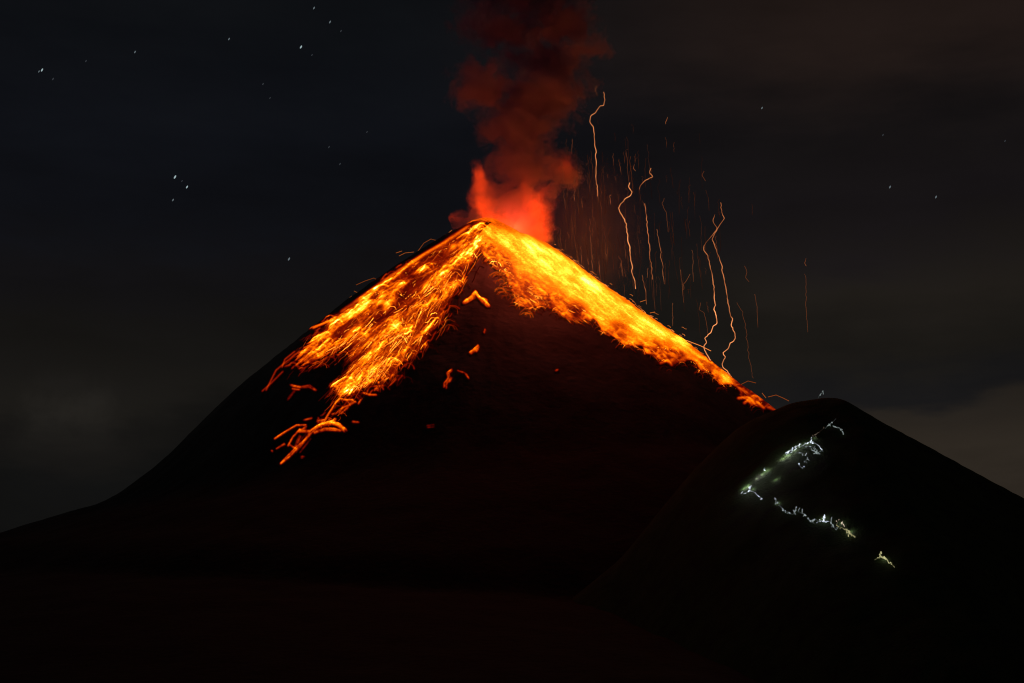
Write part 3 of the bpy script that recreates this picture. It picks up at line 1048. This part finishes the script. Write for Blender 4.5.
# incandescent gas jetting from the vent inside the foot of the column
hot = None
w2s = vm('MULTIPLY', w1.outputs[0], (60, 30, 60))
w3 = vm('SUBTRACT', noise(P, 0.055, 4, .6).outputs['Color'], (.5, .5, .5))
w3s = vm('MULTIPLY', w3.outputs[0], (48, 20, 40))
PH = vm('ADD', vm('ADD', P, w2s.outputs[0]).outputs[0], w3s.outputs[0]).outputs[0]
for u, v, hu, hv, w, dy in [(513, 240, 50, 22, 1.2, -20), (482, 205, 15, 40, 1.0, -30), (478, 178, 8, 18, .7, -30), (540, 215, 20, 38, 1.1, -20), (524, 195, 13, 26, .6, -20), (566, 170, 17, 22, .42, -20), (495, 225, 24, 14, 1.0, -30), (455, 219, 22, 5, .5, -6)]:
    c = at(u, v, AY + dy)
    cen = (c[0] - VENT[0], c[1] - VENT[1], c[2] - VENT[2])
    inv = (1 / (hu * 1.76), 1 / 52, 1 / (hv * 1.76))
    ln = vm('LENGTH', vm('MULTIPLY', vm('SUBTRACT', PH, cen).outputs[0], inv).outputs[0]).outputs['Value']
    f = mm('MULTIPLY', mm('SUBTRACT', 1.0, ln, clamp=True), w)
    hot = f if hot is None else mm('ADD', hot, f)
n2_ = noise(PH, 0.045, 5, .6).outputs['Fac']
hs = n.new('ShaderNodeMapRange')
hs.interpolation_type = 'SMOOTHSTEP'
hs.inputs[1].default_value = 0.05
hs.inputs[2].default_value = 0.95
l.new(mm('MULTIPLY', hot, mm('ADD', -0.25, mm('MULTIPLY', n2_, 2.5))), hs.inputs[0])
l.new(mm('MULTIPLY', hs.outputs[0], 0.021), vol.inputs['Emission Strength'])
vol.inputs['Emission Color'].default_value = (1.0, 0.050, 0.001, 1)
vol.inputs['Color'].default_value = (0.60, 0.40, 0.70, 1)
vol.inputs['Anisotropy'].default_value = 0.25
l.new(vol.outputs[0], o_.inputs['Volume'])
# hull around the column
rings = [(262, 515, 62), (225, 512, 64), (190, 520, 82), (150, 520, 86), (110, 522, 96), (70, 525, 112), (30, 530, 120), (-20, 528, 140), (-90, 530, 165), (-190, 530, 130)]
hv_, hf_ = [], []
NS = 20
for v, u, hw in rings:
    c = np.array(at(u, v, AY)) - np.array(VENT)
    for k in range(NS):
        q = 2 * math.pi * k / NS
        hv_.append((c[0] + hw * 1.76 * math.cos(q), c[1] + min(hw, 100) * 1.5 * math.sin(q), c[2]))
for i in range(len(rings) - 1):
    for k in range(NS):
        a, b = i * NS + k, i * NS + (k + 1) % NS
        hf_.append((a, b, b + NS, a + NS))
me = bpy.data.meshes.new('smoke_column')
me.from_pydata(hv_, [], hf_ + [tuple(range(NS))[::-1], tuple(range((len(rings) - 1) * NS, len(rings) * NS))])
me.materials.append(M_SMOKE)
smoke = bpy.data.objects.new('smoke_column', me)
smoke.location = VENT
col.objects.link(smoke)
tag(smoke, 'reddish billowing smoke column rising from the glowing crater', 'smoke', kind='stuff')

# thin veil of ash and cinders sinking out of the column on its lee side
VEIL = at(592, 228, AY)
M_VEIL, n, l = new_mat('sinking_ash')
o_ = n.new('ShaderNodeOutputMaterial')
vol = n.new('ShaderNodeVolumePrincipled')
tc = n.new('ShaderNodeTexCoord')
P = tc.outputs['Object']
ln = vm('LENGTH', vm('MULTIPLY', P, (1 / 118, 1 / 90, 1 / 150)).outputs[0]).outputs['Value']
fall = mm('POWER', mm('SUBTRACT', 1.0, ln, clamp=True), 1.3)
st = noise(vm('MULTIPLY', P, (1.0, 1.0, 0.12)).outputs[0], 0.06, 4).outputs['Fac']
l.new(mm('MULTIPLY', mm('MULTIPLY', fall, mm('POWER', st, 1.2)), 0.005), vol.inputs['Density'])
vol.inputs['Color'].default_value = (0.50, 0.32, 0.42, 1)
l.new(vol.outputs[0], o_.inputs['Volume'])
hv_, hf_ = [(0, 0, 150)], []
for i in range(1, 10):
    for k in range(16):
        th, ph = math.pi * i / 10, 2 * math.pi * k / 16
        hv_.append((120 * math.sin(th) * math.cos(ph), 92 * math.sin(th) * math.sin(ph), 152 * math.cos(th)))
hv_.append((0, 0, -150))
for k in range(16):
    k2 = (k + 1) % 16
    hf_.append((0, 1 + k, 1 + k2))
    for i in range(8):
        hf_.append((1 + i * 16 + k, 17 + i * 16 + k, 17 + i * 16 + k2, 1 + i * 16 + k2))
    hf_.append((len(hv_) - 1, 129 + k2, 129 + k))
me = bpy.data.meshes.new('ash_veil')
me.from_pydata(hv_, [], hf_)
me.materials.append(M_VEIL)
veil = bpy.data.objects.new('ash_veil', me)
veil.location = VEIL
col.objects.link(veil)
tag(veil, 'thin dusky veil of ash sinking beside the smoke column', 'ash', kind='stuff')

vent_data = bpy.data.lights.new('crater_glow', 'POINT')
vent_data.energy = 1.7e6
vent_data.color = (1.0, 0.085, 0.014)
vent_data.shadow_soft_size = 30
vent = bpy.data.objects.new('crater_glow', vent_data)
vent.location = (VENT[0] + 4, VENT[1] + 6, VENT[2] + 12)
col.objects.link(vent)
fill_data = bpy.data.lights.new('face_fill', 'POINT')       # added fill lamp hung in mid-air to redden the dark face
fill_data.energy = 7.5e5
fill_data.color = (1.0, 0.10, 0.05)
fill_data.shadow_soft_size = 40
fill_lamp = bpy.data.objects.new('face_fill', fill_data)
fill_lamp.location = (AX + 60, AY - 265, VENT[2] - 40)
col.objects.link(fill_lamp)

# ------------------------------------------------------------------ hikers' headlamps on the zigzag path up the hill
def lamp_glow(name, color, strength):
    m, n, l = new_mat(name)
    o = n.new('ShaderNodeOutputMaterial')
    a = n.new('ShaderNodeAttribute')
    a.attribute_name = 'glow_level'
    q = n.new('ShaderNodeMath')
    q.operation = 'MULTIPLY'
    q.inputs[1].default_value = strength
    l.new(a.outputs['Fac'], q.inputs[0])
    e = n.new('ShaderNodeEmission')
    e.inputs['Color'].default_value = (*color, 1)
    l.new(q.outputs[0], e.inputs['Strength'])
    l.new(e.outputs[0], o.inputs['Surface'])
    return m


M_LAMP = {'white': lamp_glow('headlamp_white', (0.80, 0.90, 1.0), 0.85), 'warm': lamp_glow('headlamp_warm', (1.0, 0.82, 0.60), 0.6), 'dull': lamp_glow('headlamp_dull', (0.8, 0.6, 0.45), 0.14), 'dim': lamp_glow('headlamp_dim', (0.72, 0.86, 0.84), 0.26), 'green': lamp_glow('headlamp_greenish', (0.80, 0.76, 0.36), 0.42)}
Z6 = (740, 400, 6.833)
Z7 = (780, 480, 6.833)
POOLS = {'brightest': [(782, 459, 900), (787, 455, 2400), (793, 451, 1500), (799, 446, 500)], 'tiny white headlamp above': [(766, 471, 900), (761, 475, 1100), (756, 479, 800), (775, 480, 400)],
         'white headlamp at the corner': [(747, 487, 1300), (743, 489, 700), (752, 490, 300)], 'bright white headlamp with': [(806, 444, 450), (815, 438, 200)], 'tiny white headlamp just': [(777, 504, 260)],
         'fattest': [(822, 519, 300)], 'warm pinkish': [(840, 524, 300)], 'yellowish': [(850, 532, 260)], 'lone dim yellow': [(884, 560, 90)]}
LAMPS = [
    ('small white headlamp alone on the hill crest', [from_zoom([(560, 180), (575, 165)], 780, 380, 6.5) and [(818, 398), (821, 394), (823, 391)]], 'dim', 0),
    ('topmost pale headlamp glow where the path leaves the hilltop', [from_zoom([(580, 195), (618, 163), (655, 130)], *Z6)], 'dim', 0),
    ('warm curved headlamp glow right of the topmost pale one', [from_zoom([(640, 180), (680, 190), (700, 215), (708, 235)], *Z6)], 'dim', 0),
    ('bright white headlamp with a long arc, middle of the upper path', [from_zoom([(490, 255), (482, 285), (440, 305), (415, 320)], *Z6), from_zoom([(482, 288), (515, 295), (540, 312), (555, 335), (565, 350)], *Z6)], 'white', 0),
    ('dull headlamp arc tucked below the bright long-arced one', [from_zoom([(440, 320), (490, 318), (525, 345), (520, 365), (545, 370)], *Z6)], 'dim', 0),
    ('brightest bluish headlamp beside the lit green grass', [from_zoom([(385, 330), (360, 350), (335, 365), (315, 372)], *Z6)], 'white', 7000),
    ('pale looping headlamp glow right of the brightest bluish one', [from_zoom([(380, 360), (420, 362), (455, 380), (465, 405), (440, 412), (455, 430)], *Z6)], 'dim', 0),
    ('small white headlamp hanging lowest under the upper path loop', [from_zoom([(400, 435), (412, 455), (428, 465)], *Z6)], 'white', 0),
    ('tiny white headlamp above the long green patch', [from_zoom([(165, 460), (167, 472)], *Z6)], 'white', 3500),
    ('white headlamp at the corner where the path doubles back', [from_zoom([(75, 585), (68, 610), (45, 635), (20, 640)], *Z6), from_zoom([(70, 620), (100, 632), (125, 655), (150, 680)], *Z6)], 'white', 3500),
    ('tiny white headlamp just right of the path corner', [[(775, 498), (775, 500)]], 'white', 900),
    ('thin pale headlamp pair at the start of the lower path', [from_zoom([(112, 185), (98, 225), (85, 238)], *Z7), from_zoom([(135, 190), (122, 215), (150, 225), (175, 245)], *Z7)], 'dim', 0),
    ('dim headlamp wiggle midway along the lower path', [from_zoom([(190, 260), (205, 280), (235, 295)], *Z7)], 'dim', 0),
    ('fattest white headlamp on the lower path', [from_zoom([(305, 240), (298, 262), (290, 268)], *Z7), from_zoom([(250, 290), (275, 280), (340, 285)], *Z7)], 'white', 1500),
    ('forked pale headlamp just right of the fattest white one', [from_zoom([(355, 255), (348, 275), (352, 310), (385, 340)], *Z7)], 'dim', 0),
    ('warm pinkish headlamp pair near the end of the lower path', [from_zoom([(402, 268), (390, 300)], *Z7), from_zoom([(430, 280), (418, 300), (440, 312)], *Z7)], 'warm', 1500),
    ('yellowish headlamp ending the lower path', [from_zoom([(460, 345), (480, 355), (498, 375)], *Z7)], 'green', 900),
    ('faint grey headlamp smear joining the path corner to the lower path', [[(774, 499), (779, 505), (785, 511), (792, 514)]], 'dim', 0),
    ('pale headlamp smear just left of the bright long-arced one', [[(786, 453), (794, 448), (801, 444)]], 'white', 0),
    ('brownish headlamp smear between the long arc and the hilltop', [[(812, 437), (818, 433), (824, 428)]], 'dull', 0),
    ('short pale headlamp tick left of the fattest white one', [[(810, 521), (815, 519), (819, 521)]], 'dim', 0),
    ('curled pale headlamp just under the end of the long arc', [[(812, 450), (818, 453), (822, 450)]], 'dim', 0),
    ('olive headlamp smear tailing off along the lower path end', [[(836, 525), (844, 529), (850, 534), (855, 537)]], 'green', 0),
    ('lone dim yellow headlamp arc lowest on the hill', [from_zoom([(688, 495), (685, 525), (645, 548)], *Z7), from_zoom([(690, 525), (720, 535), (750, 565), (782, 595)], *Z7)], 'green', 350),
]
for lb, curves, mk, watts in LAMPS:
    t = Tubes()
    allp = []
    for c in curves:
        c = np.array(c, float)
        s = np.concatenate([[0], np.cumsum(np.hypot(*np.diff(c, axis=0).T))])
        q = np.linspace(0, s[-1], max(4, int(s[-1] * 1.2)))
        uu, vv = np.interp(q, s, c[:, 0]), np.interp(q, s, c[:, 1])
        h = hit(uu, vv, ridge_z, 900, 1510, 400)
        yb = np.nanmedian(h[:, 1]) if not np.isnan(h[:, 1]).all() else 1490.0
        h = np.array([p if not np.isnan(p[0]) else at(a, b, yb) for p, a, b in zip(h, uu, vv)])
        k = (h[:, 1] - 6) / h[:, 1]
        h = h * k[:, None]                      # a man's height clear of the slope
        allp.append(h)
        nn = vnoise(np.arange(len(h)) / 2.2, np.zeros(len(h)) + len(lb) * 1.7 + len(allp), 321)
        t.add(h + rng.normal(0, .22, h.shape), 0.15 + 0.70 * nn ** 2, 0.15 + 1.6 * nn ** 2)
    for c in allp:                              # brighter knots where a walker paused
        for _ in range(max(1, len(c) // 4)):
            p_ = c[rng.integers(len(c))] + rng.normal(0, .8, 3) * (1, .2, 1)
            d_ = rng.normal(0, .55, 3) + (0, 0, .7)
            t.add(np.array([p_ - d_, p_, p_ + d_]), rng.uniform(.22, .55), rng.uniform(.4, 1.8))
    base = allp[0][-1]
    o = t.build('headlamp', M_LAMP[mk], None, base)
    o.location = base
    tag(o, lb, 'headlamp', 'headlamps of walkers on the zigzag path')
    for key, spots in POOLS.items():
        if not lb.startswith(key):
            continue
        for pu, pv, pw_ in spots:
            g_ = hit(pu, pv, ridge_z, 900, 1560, 500)[0]
            if np.isnan(g_[0]):
                continue
            ld = bpy.data.lights.new('headlamp_light', 'POINT')
            ld.energy = pw_ * 1.1
            ld.color = (0.92, 1.0, 0.82)
            ld.shadow_soft_size = 0.4
            lo_ = bpy.data.objects.new('headlamp_light', ld)
            lo_.location = (g_[0] - base[0], g_[1] - base[1] - 1.2, g_[2] - base[2] + 1.7)
            lo_.parent = o
            col.objects.link(lo_)

# ------------------------------------------------------------------ stars
def star_mesh(name, mat):
    me = bpy.data.meshes.new(name)
    v, f = [], []
    NA, NB = 8, 5
    v.append((0, 0, 1))
    for i in range(1, NB):
        for k in range(NA):
            th, ph = math.pi * i / NB, 2 * math.pi * k / NA
            v.append((math.sin(th) * math.cos(ph), math.sin(th) * math.sin(ph), math.cos(th)))
    v.append((0, 0, -1))
    for k in range(NA):
        f.append((0, 1 + k, 1 + (k + 1) % NA))
        for i in range(NB - 2):
            a, b = 1 + i * NA + k, 1 + i * NA + (k + 1) % NA
            f.append((a, a + NA, b + NA, b))
        f.append((len(v) - 1, 1 + (NB - 2) * NA + (k + 1) % NA, 1 + (NB - 2) * NA + k))
    me.from_pydata(v, [], f)
    me.materials.append(mat)
    return me


S_B, S_M, S_F = (star_mesh('star', plain_glow('star_' + k, c, s)) for k, c, s in (('bright', (.72, .95, 1.0), .45), ('medium', (.72, .9, 1.0), .16), ('faint', (.75, .85, 1.0), .05)))
STARS = [  # u, v, half width px, mesh, label
    (42, 70, 1.0, S_B, 'brightest star high near the left edge'), (39, 71.5, .7, S_M, 'small star touching the brightest left edge star'), (53, 79, .8, S_F, 'faint star below right of the brightest left edge star'),
    (135, 52, .8, S_M, 'lone mid-bright star between the left edge star and the top ones'), (86, 61, .7, S_F, 'faint star right of the brightest left edge star'), (229, 39, .8, S_M, 'lone star left of the three top stars'),
    (314, 8, .9, S_M, 'uppermost of the three top stars left of the smoke'), (330, 22, .9, S_M, 'rightmost of the three top stars left of the smoke'), (301, 47, 1.0, S_B, 'lowest and greenest of the three top stars'),
    (341, 31, .7, S_F, 'faint star just right of the three top stars'), (312, 55, .6, S_F, 'faint star just below the greenest top star'), (175, 177, 1.1, S_B, 'upper star of the bright trio left of the peak'), (187, 187, .9, S_B, 'right star of the bright trio left of the peak'),
    (182, 181, .6, S_F, 'faint speck between the stars of the bright trio'), (173, 200, .8, S_M, 'lowest star of the bright trio left of the peak'), (289, 259, 1.0, S_M, 'lowest star, close above the left slope'), (263, 84, .7, S_F, 'upper of two faint stars under the top stars'),
    (270, 98, .6, S_F, 'lower of two faint stars under the top stars'), (329, 147, .7, S_F, 'upper of two faint stars midway to the smoke'), (340, 164, .7, S_F, 'lower of two faint stars midway to the smoke'), (367, 132, .6, S_F, 'faint star nearest the left side of the smoke'),
    (762, 108, .8, S_M, 'lone star right of the ember streamers'), (890, 187, .9, S_M, 'left star of the pair in the right sky'), (936, 197, .9, S_M, 'right star of the pair in the right sky'), (883, 135, .7, S_F, 'faint star above the pair in the right sky'), (1005, 141, .7, S_F, 'faint star nearest the right edge')]
SD = 40000.0
for u, v, hw, me, lb in STARS:
    o = bpy.data.objects.new('star', me)
    o.location = at(u, v, SD)
    px = SD / FOCAL_PX * 1.02
    o.scale = (hw * px * .75, hw * px * .75, hw * px * 1.8)
    o.rotation_euler = (0, R(28), 0)
    col.objects.link(o)
    tag(o, lb, 'star', 'stars in the night sky')
